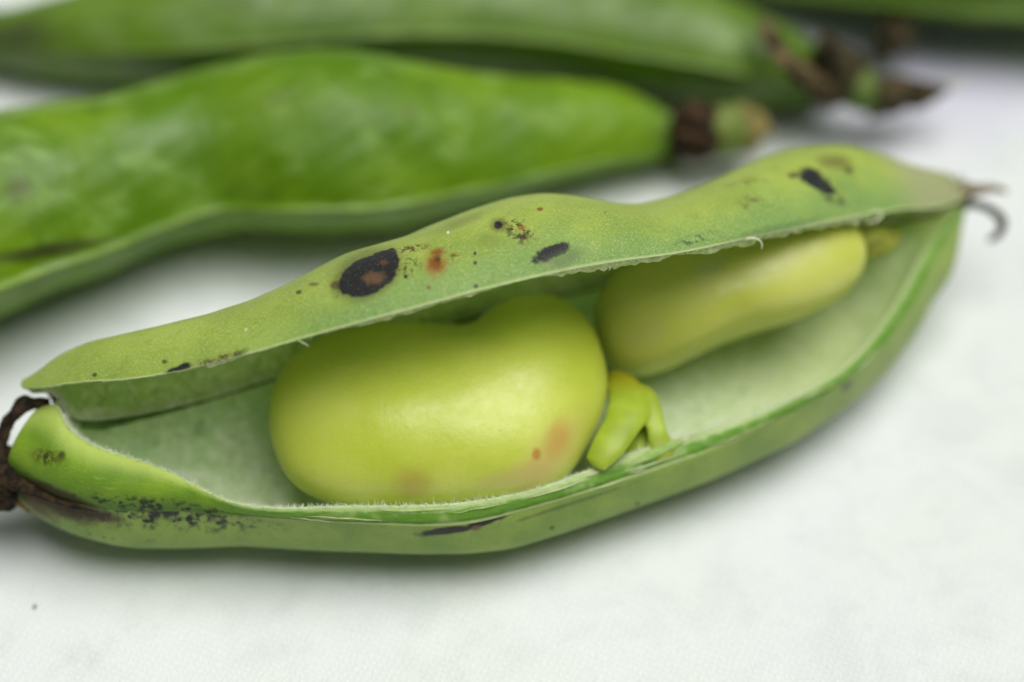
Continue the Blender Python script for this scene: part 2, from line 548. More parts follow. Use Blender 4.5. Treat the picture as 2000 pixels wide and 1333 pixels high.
def mat_rim():
    n = NB('pod_torn_rim', POD_BASE)
    v = n.math('ADD', n.v, n.math('MULTIPLY', n.math('SUBTRACT', n.noise(0.9, 3, 0.6), 0.5), 0.35))
    strk = n.noise(1.0, 4, 0.6, n.scaled(0.5, 3.5, 3.5, -math.atan2(AX[1], AX[0])))
    pale = n.mix(strk, rgb(150, 180, 100), rgb(200, 214, 160))
    green = n.mix(strk, rgb(74, 128, 24), rgb(124, 168, 62))
    green = n.mix(n.ss(n.noise(0.28, 3, 0.6), 0.48, 0.62, 0, 0.8), green, n.mix(strk, rgb(128, 164, 74), rgb(176, 196, 128)))
    a = n.mix(n.ss(v, 1.10, 1.20), n.mix(strk, rgb(130, 155, 80), rgb(175, 190, 130)), green)
    a = n.mix(n.ss(v, 1.62, 1.84), a, pale)
    lime = n.mix(n.ss(n.noise(0.3, 2, 0.5), 0.3, 0.7), rgb(106, 144, 36), rgb(132, 166, 44))
    lime = n.mix(n.ss(n.v, 1.62, 1.97), lime, rgb(176, 196, 96))
    lime = n.mix(n.ss(n.v, 1.35, 1.05), lime, rgb(88, 122, 40))
    lime = n.mix(n.ss(strk, 0.6, 0.8, 0, 0.4), lime, rgb(190, 205, 130))
    left = n.ss(n.u, 12.5, 17.5, 1.0, 0.0)
    col = n.mix(left, a, lime)
    col = n.mix(n.ss(n.u, 52, 58, 0, 0.55), col, rgb(98, 145, 40))
    col = add_spots(n, sf_rim, col, [
        (95, 895, 34, 16, -10, .6, .3, 1.2, rgb(85, 80, 22), .75, 1.6, .42),
        (92, 893, 10, 14, 10, .6, .4, 2.0, rgb(45, 38, 14), .8, 2.6, .45),
        (120, 893, 8, 8, 10, .6, .4, 2.0, rgb(45, 38, 14), .8),
        (290, 992, 160, 16, -6, .6, .4, 1.0, BLACK, .9, 1.5, .50),
        (110, 966, 90, 12, -22, .5, .4, 1.0, rgb(60, 48, 26), .9),
    ])
    nb = n.bump(n.math('ADD', strk, n.noise(5, 3, 0.6)), 0.5, 0.12)
    return n.out(col, 0.6, 0.3, 0.35, sscale=0.8, normal=nb)

def mat_inner(name, tint):
    n = NB(name, POD_BASE)
    col = n.mix(n.ss(n.noise(0.7, 4, 0.6), 0.35, 0.65), rgb(*tint[0]), rgb(*tint[1]))
    fz = n.noise(1.7, 5, 0.72)
    col = n.mix(n.ss(fz, 0.48, 0.62, 0, 0.8), col, rgb(*tint[2]))
    col = n.mix(n.ss(n.noise(0.9, 4, 0.65), 0.5, 0.7, 0, 0.5), col, tuple(0.62 * x for x in rgb(*tint[0])))
    col = n.mix(n.ss(n.u, 44, 66, 0, 0.5), col, rgb(*tint[3]))
    nb = n.bump(n.math('ADD', fz, n.noise(1.0, 3, 0.6)), 0.45, 0.16)
    return n.out(col, 0.75, 0.25, 0.85, srad=(0.9, 1.0, 0.5), sscale=2.8, normal=nb, sheen=0.25)

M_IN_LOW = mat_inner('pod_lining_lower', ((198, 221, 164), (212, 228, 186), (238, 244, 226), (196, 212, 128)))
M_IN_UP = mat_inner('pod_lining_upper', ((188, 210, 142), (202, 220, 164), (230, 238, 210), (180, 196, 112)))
lower = new_obj('lower_valve', lowsurf.reshape(-1, 3), fL, [mat_valve_out(), mat_rim(), M_IN_LOW], pod, POD_BASE, uvL, colj)

# ---- lid
LT = [  # H                 L
    ((104, 790, 6.6),  (42, 757, 9.0)),
    ((124, 806, 6.0),  (80, 758, 10.2)),
    ((150, 822, 5.7),  (130, 750, 11.6)),
    ((262, 813, 5.6),  (270, 739, 14.2)),
    ((395, 778, 5.6),  (430, 706, 16.6)),
    ((550, 728, 5.6),  (612, 655, 18.6)),
    ((735, 668, 5.6),  (815, 601, 20.0)),
    ((860, 633, 5.6),  (945, 566, 20.2)),
    ((1110, 566, 5.6), (1185, 514, 19.8)),
    ((1250, 532, 5.6), (1330, 494, 18.8)),
    ((1395, 502, 5.6), (1470, 464, 17.2)),
    ((1575, 465, 5.6), (1640, 430, 14.0)),
    ((1710, 437, 5.8), (1765, 409, 11.0)),
    ((1815, 415, 6.0), (1842, 403, 8.6)),
    ((1884, 396, 6.3), (1894, 378, 7.0)),
]
LH0 = np.array([atl(*s[0]) for s in LT]); LL0 = np.array([atl(*s[1]) for s in LT])
TL = chord((LH0 + LL0) / 2); TL /= TL[-1]
LH = pchip(TL, LH0, tq); LL = pchip(TL, LL0, tq)
UL = np.concatenate([[0], np.cumsum(np.linalg.norm(np.diff((LH + LL) / 2, axis=0), axis=1))])
lj = 0.07 * vnoise(np.stack([UL, UL * 0, UL * 0], -1), 3.0, 31) + 0.05 * vnoise(np.stack([UL, UL * 0, UL * 0], -1), 9.0, 32)
lj *= 0.8
NVL = 72
sl = np.linspace(0, 1, NVL)
slw = 1 - (1 - sl) ** 2.1          # denser towards the lip
prof = (4 * slw * (1 - slw)) ** 0.62
prof_skew = prof * (1 + 0.10 * (slw - 0.5))
chd = LL - LH
nrm = np.cross(chd, AX); nrm /= np.linalg.norm(nrm, axis=1)[:, None] + 1e-9
nrm *= np.sign(nrm @ (PERP + UPV * 0.6))[:, None]
cn = chd / (np.linalg.norm(chd, axis=1)[:, None] + 1e-9)
def lid(bul, inset=0.0):
    b = bul[:, None]
    P = LH[:, None] + chd[:, None] * slw[None, :, None] + nrm[:, None] * (prof_skew[None] * b)[..., None]
    return P
bul = np.full(NT, 4.0) * np.sin(np.pi * np.clip(tq, 0.02, 0.98)) ** 0.5
for it in range(30):
    G = lid(bul)
    q = proj(G)
    xb = np.arange(30, 1905, 5.0)
    # silhouette: for each station its topmost point across the local slope
    j = np.argmin(q[..., 1], axis=1)
    qx = q[np.arange(NT), j, 0]; qy = q[np.arange(NT), j, 1]
    tgt = np.interp(qx, CREST[:, 0], CREST[:, 1])
    bul = np.clip(smooth1(bul + 0.5 * (qy - tgt) / 24.0, 3), 0.05, 9.0)
print('UL', UL[-1], UMM[-1]); print('lid bulge', np.round(bul[::20], 2))
LID = lid(bul)
LID += nrm[:, None] * (0.05 * vnoise(LID, 0.8, 41))[..., None] * prof[None, :, None]
LID += cn[:, None] * lj[:, None, None] * (np.clip((slw - 0.965) / 0.035, 0, 1) ** 1.5)[None, :, None]
# inner skin of the lid, about 1.3 mm inside the outer one, thinning to the lip
thk = np.minimum(1.05, 0.5 * bul + 0.12)[:, None] * (np.clip((1 - slw) / 0.10, 0, 1) ** 0.7 * 0.72 + 0.28)[None]
du = np.gradient(LID, axis=0); dv = np.gradient(LID, axis=1)
NN = np.cross(du, dv); NN /= np.linalg.norm(NN, axis=-1)[..., None] + 1e-9
if (NN[NT // 2, NVL // 2] @ UPV) < 0: NN = -NN
LIN = LID - NN * thk[..., None]
LIN += UPV * (0.05 * vnoise(LIN, 1.5, 43))[..., None]
mid = (LID[:, -1] + LIN[:, -1]) / 2 + cn * 0.10
edge1 = LID[:, -1] * 0.62 + mid * 0.38 + cn * 0.05
edge2 = LIN[:, -1] * 0.62 + mid * 0.38 + cn * 0.05
lidsurf = np.concatenate([LID, edge1[:, None], mid[:, None], edge2[:, None], LIN[:, ::-1]], 1)
NVLT = lidsurf.shape[1]
al = chord(LID[NT // 2]); al /= al[-1]
vl = np.concatenate([al, [1.25, 1.5, 1.75], 2 + al])
uvU = np.stack(np.meshgrid(UL, vl, indexing='ij'), -1).reshape(-1, 2)
colu = np.tile(np.concatenate([np.zeros(NVL - 1), np.ones(4), np.full(NVL - 1, 2), [2]]), NT - 1).astype(int)
sf_lid = Surf(LID)

def mat_lid():
    n = NB('pod_skin_lid', POD_BASE)
    col = n.mix(n.ss(n.noise(0.22, 3, 0.5), 0.3, 0.7), rgb(146, 168, 60), rgb(164, 185, 76))
    col = n.mix(n.ss(n.noise(0.9, 4, 0.6), 0.5, 0.75, 0, 0.45), col, rgb(126, 154, 62))
    # greener towards the torn lip
    lipm = n.ss(n.math('ADD', n.v, n.math('MULTIPLY', n.math('SUBTRACT', n.noise(0.35, 3, 0.6), 0.5), 0.26)), 0.76, 0.99)
    col = n.mix(n.math('MULTIPLY', lipm, n.ss(n.u, 14, 24, 0.15, 0.80)), col, rgb(112, 152, 78))
    col = n.mix(n.ss(n.v, 0.70, 0.45, 0, 0.35), col, rgb(138, 148, 62))
    # greyish dry beak at the right end
    col = n.mix(n.ss(n.u, UL[-1] - 9.5, UL[-1] - 4.5, 0, 0.9), col, rgb(158, 162, 118))
    col = n.mix(n.ss(n.u, UL[-1] - 2.2, UL[-1] - 0.2, 0, 0.6), col, rgb(150, 125, 75))
    g = n.noise(7.0, 2, 0.55)
    col = n.mix(n.ss(g, 0.48, 0.70, 0, 0.42), col, rgb(196, 210, 138))
    col = n.mix(n.ss(n.noise(4.0, 3, 0.6), 0.52, 0.75, 0, 0.22), col, rgb(105, 130, 50))
    col = n.mix(n.ss(n.v, 0.988, 0.996, 0, 0.7), col, rgb(192, 206, 146))
    # scattered pin-prick dots
    col = n.mix(n.math('MULTIPLY', n.speckle(1.3, 0.745, 0.02), 0.75), col, rgb(82, 70, 28))
    K = BLACK
    H_ = rgb(82, 74, 30)
    col = add_spots(n, sf_lid, col, [
        (718, 531, 72, 48, 24, .30, .12, .8, rgb(95, 100, 40), .75),
        (716, 534, 62, 38, 24, .06, .16, 1.8, K, 1),
        (746, 508, 31, 25, 10, .08, .16, 1.8, K, 1),
        (752, 498, 26, 12, 30, .10, .2, 1.8, K, 1),
        (728, 541, 20, 12, 5, .5, .6, 2.2, BRWN, .85),
        (751, 509, 7, 5, 0, .5, .2, 2, rgb(110, 60, 28), .7),
        (654, 553, 9, 9, 0, .4, .3, 2, rgb(80, 68, 30), .85),
        (802, 484, 32, 7, 8, .5, .2, 2, rgb(85, 50, 26), .95, 3.2, .44),
        (797, 513, 22, 17, 0, .6, .2, 2, rgb(60, 48, 24), .95, 3.4, .50),
        (852, 500, 66, 46, 0, .6, .2, 1.5, rgb(150, 92, 30), .9, 2.8, .60),
        (853, 511, 21, 24, 0, .7, .55, 1.8, rgb(150, 116, 36), .85),
        (854, 513, 12, 15, 0, .5, .7, 2.6, ORNG, .95),
        (852, 504, 6, 7, 0, .6, .6, 3.0, rgb(78, 38, 14), .8),
        (857, 489, 13, 7, 10, .6, .8, 2.8, ORNG, .85),
        (884, 500, 10, 10, 0, .5, .4, 2, rgb(62, 46, 24), .85, 3, .45),
        (790, 540, 4, 4, 0, .3, .1, 2, K, 1),
        (838, 561, 4, 4, 0, .4, .1, 2, rgb(120, 70, 30), .9),
        (925, 493, 3.5, 3.5, 0, .3, .1, 2, K, .9), (928, 510, 3.5, 3.5, 0, .3, .1, 2, K, .9), (929, 560, 5, 4, 0, .3, .1, 2, DKBR, .9),
        (971, 436, 16, 13, 0, .6, .3, 1.5, rgb(100, 98, 42), .8),
        (971, 436, 9, 8, 0, .25, .3, 2, K, 1),
        (1012, 446, 32, 22, -30, .6, .3, 1.5, rgb(78, 62, 28), 1, 2.6, .49),
        (1015, 455, 14, 8, -10, .5, .4, 2, rgb(52, 44, 22), .9, 3.0, .42),
        (1018, 444, 7, 5, 0, .5, .3, 2, rgb(150, 80, 30), .8),
        (1054, 404, 6, 4, 0, .4, .2, 2, ORNG, .9),
        (1078, 491, 36, 14, 25, .25, .50, 2.0, K, 1),
        (1092, 483, 18, 12, 25, .25, .50, 2.4, K, 1),
        (1100, 505, 40, 14, 20, .7, .3, 1.2, rgb(92, 110, 62), .6),
        (1590, 346, 30, 19, -28, .22, .45, 1.3, K, 1),
        (1608, 358, 26, 12, -30, .25, .5, 1.5, K, 1),
        (1625, 372, 34, 22, -30, .5, .3, 1.2, rgb(48, 48, 34), .95, 1.8, .50),
        (1553, 338, 14, 6, 10, .5, .3, 1.5, rgb(80, 72, 30), .85),
        (1632, 312, 34, 15, 0, .7, .3, 1.2, rgb(104, 92, 40), .7),
        (1662, 330, 10, 8, 0, .5, .3, 1.5, rgb(80, 70, 30), .8),
        (1470, 392, 30, 14, 0, .7, .3, 1.2, rgb(104, 98, 40), .7, 1.8, .48),
        (1450, 352, 36, 8, 10, .7, .3, 1.2, rgb(104, 104, 44), .6, 1.8, .48),
        (1370, 464, 40, 9, 14, .6, .4, 1.6, rgb(58, 82, 52), .85, 2.2, .46),
        (1520, 448, 90, 10, 14, .7, .4, 1.2, rgb(78, 108, 62), .55),
        (341, 726, 26, 9, 16, .35, .5, 2.0, K, 1),
        (362, 717, 12, 8, 20, .35, .5, 2.0, K, 1),
        (425, 702, 52, 10, 17, .6, .4, 1.6, rgb(40, 38, 30), .95, 2.4, .44),
        (400, 712, 60, 7, 17, .6, .3, 1.6, rgb(120, 112, 66), .6),
        (182, 729, 5, 4, 0, .4, .2, 2, DKBR, .8), (318, 705, 6, 4, 0, .4, .2, 2, DKBR, .7), (578, 569, 6, 4, 0, .4, .2, 2, DKBR, .8), (612, 552, 10, 4, 0, .5, .3, 2, rgb(100, 84, 36), .7),
        (900, 430, 50, 9, 22, .8, .3, 1.0, rgb(120, 130, 56), .6),
        (958, 464, 22, 14, 0, .8, .3, 1.2, rgb(128, 146, 58), .6),
        (873, 449, 3, 3, 0, .3, 0, 2, rgb(225, 232, 215), .9),
        (480, 640, 3, 3, 0, .3, 0, 2, rgb(205, 215, 175), .8),
    ])
    col = n.mix(n.ss(n.noise(9.0, 2, 0.5), 0.58, 0.72, 0, 0.20), col, rgb(190, 196, 170))
    nb = n.bump(n.math('ADD', g, n.math('MULTIPLY', n.noise(1.6, 3, 0.6), 1.0)), 0.32, 0.055)
    rough = n.ss(n.noise(0.5, 3, 0.5), 0.3, 0.7, 0.50, 0.66)
    return n.out(col, rough, 0.35, 0.35, sscale=1.0, normal=nb, sheen=0.12)

def mat_edge():
    n = NB('pod_torn_edge', POD_BASE)
    s = n.noise(2.5, 4, 0.65)
    col = n.mix(n.ss(s, 0.35, 0.65), rgb(150, 178, 100), rgb(206, 218, 164))
    col = n.mix(n.ss(n.u, 9, 12, 0, 0.0), col, rgb(160, 180, 80))
    return n.out(col, 0.65, 0.3, 0.4, normal=n.bump(n.noise(6, 3, 0.6), 0.5, 0.1))
M_EDGE = mat_edge()
upper = new_obj('upper_valve', lidsurf.reshape(-1, 3), grid_faces(NT, NVLT, True), [mat_lid(), M_EDGE, M_IN_UP], pod, POD_BASE, uvU, colu)

# hinge seam running inside along the back
def plain(name, c1, c2, scale=1.0, rough=0.6, spec=0.3, sss=0.2, bump=0.3, base=(0, 0, 0), bscale=None):
    n = NB(name, base)
    col = n.mix(n.ss(n.noise(scale, 4, 0.6), 0.35, 0.65), c1, c2)
    return n.out(col, rough, spec, sss, sscale=0.8, normal=n.bump(n.noise(bscale or scale * 2.5, 4, 0.6), bump, 0.12))
M_HINGE = plain('hinge_seam', rgb(62, 96, 32), rgb(92, 128, 52), 0.8)
hp = np.array([H[i] + UPV * 0.12 - e_[i] * 0.15 for i in range(18, NT - 4, 6)])
v, f = tube_geo(hp, [0.25, 0.42, 0.45, 0.4, 0.25], 8, 120, rough=0.2, rs=1.2)
new_obj('hinge_seam', v, f, M_HINGE, pod, POD_BASE)

# peeling membrane along the underside of the lip
def membrane(x0, x1, drop, seed, name='membrane'):
    qx = proj(LIN[:, -1])[:, 0]
    idx = np.where((qx > x0) & (qx < x1))[0]
    i0, i1 = idx[0], idx[-1]
    n = (i1 - i0) * 3 + 1
    src = pchip(np.arange(NT), (LID[:, -1] * 0.35 + LIN[:, -1] * 0.65), np.linspace(i0, i1, n))
    t = np.linspace(0, 1, n)
    env = np.sin(np.pi * t) ** 0.5
    uu = np.stack([t * (x1 - x0) / 26.0, t * 0, t * 0], -1)
    dr = drop * env * (0.75 + 0.35 * vnoise(uu, 1.0, seed) + 0.28 * vnoise(uu, 3.4, seed + 1))
    dr = np.maximum(dr, 0.02)
    rows = []
    for k, a in enumerate(np.linspace(-0.25, 1, 8)):
        wob = 0.20 * vnoise(src + [0, 0, k * 0.35], 1.3, seed + 2) * max(a, 0)
        rows.append(src - UPV * (dr * a * 0.95)[:, None] + PERP * (dr * (-0.10) * a + wob)[:, None])
    A = np.stack(rows, 1)
    B = A + PERP * 0.07
    V = np.concatenate([A, B[:, ::-1]], 1)
    return new_obj(name, V.reshape(-1, 3), grid_faces(n, 16, True), M_MEM, upper, POD_BASE)
M_MEM = plain('torn_membrane', rgb(150, 176, 92), rgb(196, 210, 150), 1.6, 0.55, 0.35, 0.4)
membrane(1050, 1345, 0.75, 51)
membrane(1330, 1500, 0.80, 61)
membrane(1470, 1728, 0.95, 71)
membrane(392, 462, 0.55, 81)
membrane(640, 960, 0.28, 91)

# curled fibre ends by the lip
M_FIB = plain('pale_fibre', rgb(196, 210, 150), rgb(220, 226, 190), 1.0)
def curl(pts, r, name='fibre', mat=None, n=30, par=None):
    v, f = tube_geo(np.array([atl(*p) for p in pts]), r, 7, n)
    return new_obj(name, v, f, mat or M_FIB, par or upper, POD_BASE)
curl([(1405, 480, 17.4), (1450, 468, 17.3), (1480, 468, 17.2), (1488, 476, 16.9), (1487, 487, 16.6)], [0.10, 0.10, 0.09, 0.04])
curl([(582, 665, 18.2), (590, 669, 18.1), (604, 677, 18.0)], [0.05, 0.045, 0.015])
curl([(606, 657, 18.4), (608, 664, 18.3)], [0.03, 0.015])
curl([(1690, 418, 12.6), (1714, 412, 12.4), (1722, 416, 12.2), (1716, 428, 12.0), (1690, 436, 11.9)], [0.10, 0.10, 0.10, 0.05])
curl([(1190, 519, 19.4), (1191, 524, 19.2), (1190, 529, 19.0)], [0.05, 0.05, 0.02])

# short hairs on rim, lip and lining
def hairs(name, pts, nrm, lens, rad, spread, mat, seed, par):
    r = np.random.default_rng(seed)
    V = []; F = []
    for p, nn in zip(pts, nrm):
        d = nn + r.normal(size=3) * spread; d /= np.linalg.norm(d)
        L = r.uniform(*lens); a = np.cross(d, [0.3, 0.5, 0.8]); a /= np.linalg.norm(a); b = np.cross(d, a)
        bend = r.normal(size=3) * 0.22 * L
        o = len(V); w = rad * r.uniform(0.7, 1.3)
        for k in range(3):
            th = 2.094 * k
            V.append(p + w * (a * math.cos(th) + b * math.sin(th)))
        for k in range(3):
            th = 2.094 * k
            V.append(p + d * L * 0.55 + bend * 0.35 + 0.7 * w * (a * math.cos(th) + b * math.sin(th)))
        V.append(p + d * L + bend)
        for k in range(3):
            k2 = (k + 1) % 3
            F.append((o + k, o + k2, o + 3 + k2, o + 3 + k)); F.append((o + 3 + k, o + 3 + k2, o + 6))
    ob = new_obj(name, np.array(V), F, mat, par, POD_BASE)
    ob['kind'] = 'stuff'
    return ob
M_FUZZ = plain('white_fuzz', rgb(214, 226, 190), rgb(236, 242, 222), 1.0, 0.9, 0.1, 0.0, 0.0)
r = np.random.default_rng(3)
pts = []; nn = []
for k in range(2600):            # along the torn rim, thicker at the left half
    t = r.random() ** 1.7 * 0.72 + 0.035
    i = int(t * (NT - 1))
    p = INN[i, r.integers(0, 3)] * 1.0
    p = p + (INN[min(i + 1, NT - 1), 0] - INN[i, 0]) * r.random()
    pts.append(p); nn.append(e_[i] * 0.75 + UPV * 0.55)
hairs('rim_fuzz', pts, nn, (0.10, 0.48), 0.020, 0.85, M_FUZZ, 5, lower)
pts = []; nn = []
for k in range(5200):            # velvet lining
    i = int((0.05 + 0.42 * r.random() ** 1.2) * (NT - 1)); j = r.integers(2, NVI - 3)
    pts.append(INN[i, j] + r.normal(size=3) * 0.05); nn.append(UPV * 0.9 - e_[i] * 0.3)
hairs('lining_fuzz', pts, nn, (0.15, 0.42), 0.025, 0.6, M_FUZZ, 6, lower)
pts = []; nn = []
for k in range(420):
    i = int(r.uniform(0.05, 0.8) * (NT - 1))
    pts.append(mid[i] + (mid[min(i + 1, NT - 1)] - mid[i]) * r.random()); nn.append(cn[i] * 0.6 - UPV * 0.3)
hairs('lip_fuzz', pts, nn, (0.08, 0.26), 0.016, 0.6, M_FUZZ, 8, upper)

# stringy strands torn loose along the rim
rs_ = np.random.default_rng(17)
for k in range(16):
    i0 = int(rs_.uniform(0.22, 0.86) * NT); ln = int(rs_.uniform(5, 20)); i1 = min(i0 + ln, NT - 3)
    jj = rs_.uniform(2, NVR - 2); dj = rs_.normal() * 2.0
    P_ = []
    for a_ in np.linspace(0, 1, 7):
        i_ = int(i0 + (i1 - i0) * a_); j_ = int(np.clip(jj + dj * a_, 1, NVR - 1))
        P_.append(RIM[i_, j_] + outn[i_] * (0.02 + 0.16 * rs_.random() * math.sin(math.pi * a_)) + UPV * 0.02)
    v, f = tube_geo(np.array(P_), [0.015, 0.04, 0.05, 0.035, 0.01], 6, 24)
    new_obj('strand', v, f, M_FIB if k % 3 else M_MEM, lower, POD_BASE)

# funicles: the folded stalk between the beans and the one behind the second bean
def funicle_mat():
    n = NB('funicle', POD_BASE)
    col = n.mix(n.ss(n.noise(0.35, 2, 0.5), 0.3, 0.7), rgb(146, 168, 38), rgb(168, 188, 58))
    z = n.t.nodes.new('ShaderNodeSeparateXYZ'); n.l(n.mm, z.inputs[0])
    y0 = atl(1240, 800, 6)[1] - POD_BASE[1]
    col = n.mix(n.ss(z.outputs[1], y0 - 0.5, y0 + 2.5), col, rgb(158, 150, 22))
    return n.out(col, 0.45, 0.45, 0.5, sscale=1.5, normal=n.bump(n.noise(1.2, 3, 0.6), 0.15, 0.15))
def blob(name, parts, mat, vox=0.16):
    v, f = join_geo(parts)
    o = new_obj(name, v, f, mat, lower, POD_BASE)
    rm = o.modifiers.new('Remesh', 'REMESH'); rm.mode = 'VOXEL'; rm.voxel_size = vox * MM; rm.use_smooth_shade = True
    smd = o.modifiers.new('Smooth', 'SMOOTH'); smd.iterations = 10; smd.factor = 0.5
    return o
W = lambda *L: np.array([atl(*p) for p in L])
blob('funicle', [
    tube_geo(W((1198, 730, 6.2), (1214, 752, 6.8), (1226, 780, 7.1), (1222, 815, 7.4), (1200, 855, 7.4), (1178, 886, 7.1), (1162, 908, 6.7)), [0.5, 1.2, 1.5, 1.5, 1.35, 1.3, 0.9], 18, 50, flat=0.5, rough=0.06, rs=0.9, seed=2),
    tube_geo(W((1224, 756, 6.9), (1254, 776, 7.1), (1274, 808, 7.0), (1282, 842, 6.7), (1290, 872, 6.0), (1300, 896, 5.4)), [0.7, 1.1, 1.0, 0.75, 0.9, 1.3], 16, 50, flat=0.40, rough=0.06, rs=0.9, seed=3),
    tube_geo(W((1236, 790, 6.3), (1244, 825, 5.7), (1244, 862, 5.3), (1240, 900, 5.2)), [0.9, 1.2, 1.4, 1.5], 16, 40, flat=0.45),
], funicle_mat())
v, f = tube_geo(W((1232, 908, 6.0), (1262, 894, 6.1), (1296, 876, 6.1), (1345, 858, 5.9)), [0.06, 0.40, 0.45, 0.08], 14, 50, flat=0.6, rough=0.18, rs=1.2, seed=14)
new_obj('rim_tissue', v, f, plain('pale_rim_tissue', rgb(136, 170, 82), rgb(168, 194, 120), 0.5, 0.7, 0.25, 0.5, 0.4, bscale=4.0), lower, POD_BASE)
blob('funicle', [
    tube_geo(W((1680, 470, 9.0), (1704, 460, 9.0), (1728, 450, 8.2)), [0.9, 0.9, 0.4], 12, 24, flat=0.7),
    tube_geo(W((1684, 492, 8.0), (1706, 488, 7.8), (1726, 476, 7.4), (1752, 452, 7.0)), [0.5, 0.8, 0.8, 0.5], 12, 30, rough=0.25, rs=1.0, seed=8),
    tube_geo(W((1700, 470, 8.2), (1714, 490, 7.4), (1722, 504, 6.8)), [0.7, 0.7, 0.25], 12, 24, rough=0.2, rs=1.0, seed=9),
], plain('funicle_far', rgb(136, 150, 42), rgb(160, 160, 58), 0.6, 0.5, 0.4, 0.4))

# dry beak: two wisps at the right tip
M_WISP = plain('dry_wisp', rgb(58, 58, 48), rgb(98, 92, 74), 1.0, 0.7)
M_WISP2 = plain('dry_wisp_pale', rgb(118, 110, 88), rgb(150, 142, 116), 1.0, 0.7)
curl([(1876, 372, 6.8), (1905, 372, 6.9), (1935, 368, 6.6), (1966, 374, 6.0)], [0.85, 0.5, 0.34, 0.20], 'dry_style', M_WISP2, par=pod)
curl([(1874, 398, 6.0), (1905, 400, 5.6), (1938, 412, 5.0), (1958, 436, 4.2), (1950, 458, 3.6), (1930, 470, 3.2)], [0.7, 0.36, 0.34, 0.42, 0.36, 0.22], 'dry_style', M_WISP, par=pod)

# withered calyx and stalk at the left end
M_CAL = plain('withered_calyx', rgb(18, 16, 12), rgb(62, 48, 30), 1.4, 0.8, 0.2, 0.0, 0.8)
v, f = tube_geo(W((36, 950, 4.0), (4, 938, 4.0), (-30, 928, 4.2), (-80, 915, 4.6)), [1.7, 2.4, 2.3, 1.6], 20, 50, rough=0.22, rs=0.9, seed=3)
new_obj('stalk', v, f, M_CAL, pod, POD_BASE)
v, f = tube_geo(W((96, 786, 7.6), (70, 787, 7.9), (44, 792, 7.8), (22, 816, 7.2), (4, 856, 6.2), (-12, 915, 5.0)), [0.30, 0.70, 0.62, 0.45, 0.6, 0.9], 12, 50, flat=0.45, rough=0.35, rs=1.6, seed=4)
new_obj('sepal', v, f, M_CAL, pod, POD_BASE)
v, f = tube_geo(W((-10, 930, 4.8), (25, 942, 5.4), (70, 962, 5.6), (130, 985, 5.6), (190, 1000, 5.5)), [0.9, 0.6, 0.34, 0.22, 0.06], 12, 50, flat=0.5, rough=0.25, rs=1.3, seed=5)
new_obj('sepal', v, f, M_CAL, pod, POD_BASE)
v, f = tube_geo(W((10, 955, 3.4), (36, 975, 3.0), (58, 1000, 2.4)), [0.8, 0.5, 0.15], 10, 24, flat=0.5, rough=0.25, rs=1.3, seed=6)
new_obj('sepal', v, f, plain('tan_sepal', rgb(110, 84, 50), rgb(150, 120, 74), 1.0, 0.8), pod, POD_BASE)

# ------------------------------------------------------------------ the two beans
def closed_outline(pts, n=400):
    P = np.array(pts, float); P = np.vstack([P, P[:1]])
    k = 3
    Q = np.vstack([P[-1 - k:-1], P, P[1:1 + k]])
    c = chord(Q)
    tq_ = np.linspace(c[k], c[k + len(P) - 1], n, endpoint=False)
    return pchip(c, Q, tq_)

def bean_geo(outline, centre, zc, elev_n, T, azim_n=0.0, pw=2.3, extra=None, nr=60, na=180):
    """outline (photo px) laid on a plane through the bean's middle; elev_n/azim_n = where its flat side looks"""
    n = np.array([math.sin(azim_n) * math.cos(elev_n), -math.cos(azim_n) * math.cos(elev_n), math.sin(elev_n)])
    c0 = atl(*centre, zc)
    def onplane(px, py):
        d = FWD * FPX + RIGHT * (px - 1000.0) + UP * (666.5 - py)
        k = ((c0 - CAM) @ n) / (d @ n)
        return CAM + d * k
    O = np.array([onplane(x, y) for x, y in closed_outline(outline)])
    ex = np.cross([0, 0, 1.0], n); ex /= np.linalg.norm(ex)
    if ex[0] < 0: ex = -ex
    ey = np.cross(n, ex)
    X = (O - c0) @ ex; Y = (O - c0) @ ey
    ang = np.arctan2(Y, X); rr = np.hypot(X, Y)
    o = np.argsort(ang); ang = ang[o]; rr = rr[o]
    th = np.linspace(-math.pi, math.pi, na, endpoint=False)
    rad = np.interp(th, ang, rr, period=2 * math.pi)
    kk = 22
    ker = np.hanning(2 * kk + 3)[1:-1]; ker /= ker.sum()
    rad_s = np.convolve(np.concatenate([rad[-kk:], rad, rad[:kk]]), ker, mode='valid')
    # rho follows a quarter circle so that the rim is finely sampled
    ph = np.linspace(0, math.pi, nr * 2)
    rows = []
    for p in ph:
        rho = math.sin(p)
        # keep concavity only near the rim: blend to a smooth outline inside
        sm = rad * rho ** 2 + rad_s * (1 - rho ** 2)
        hgt = T * (1 - rho ** pw) ** (1 / 2.0) * (1 if p < math.pi / 2 else -1)
        A = c0 + np.outer(np.cos(th) * sm * rho, ex) + np.outer(np.sin(th) * sm * rho, ey)
        h = np.full(na, hgt)
        if extra is not None and p < math.pi / 2:
            h = h + extra(A, rho, ex, ey, c0)
        rows.append(A + n * h[:, None])
    G = np.array(rows)
    V = G.reshape(-1, 3)
    return V, grid_faces(nr * 2, na, True), G, (ex, ey, n, c0)

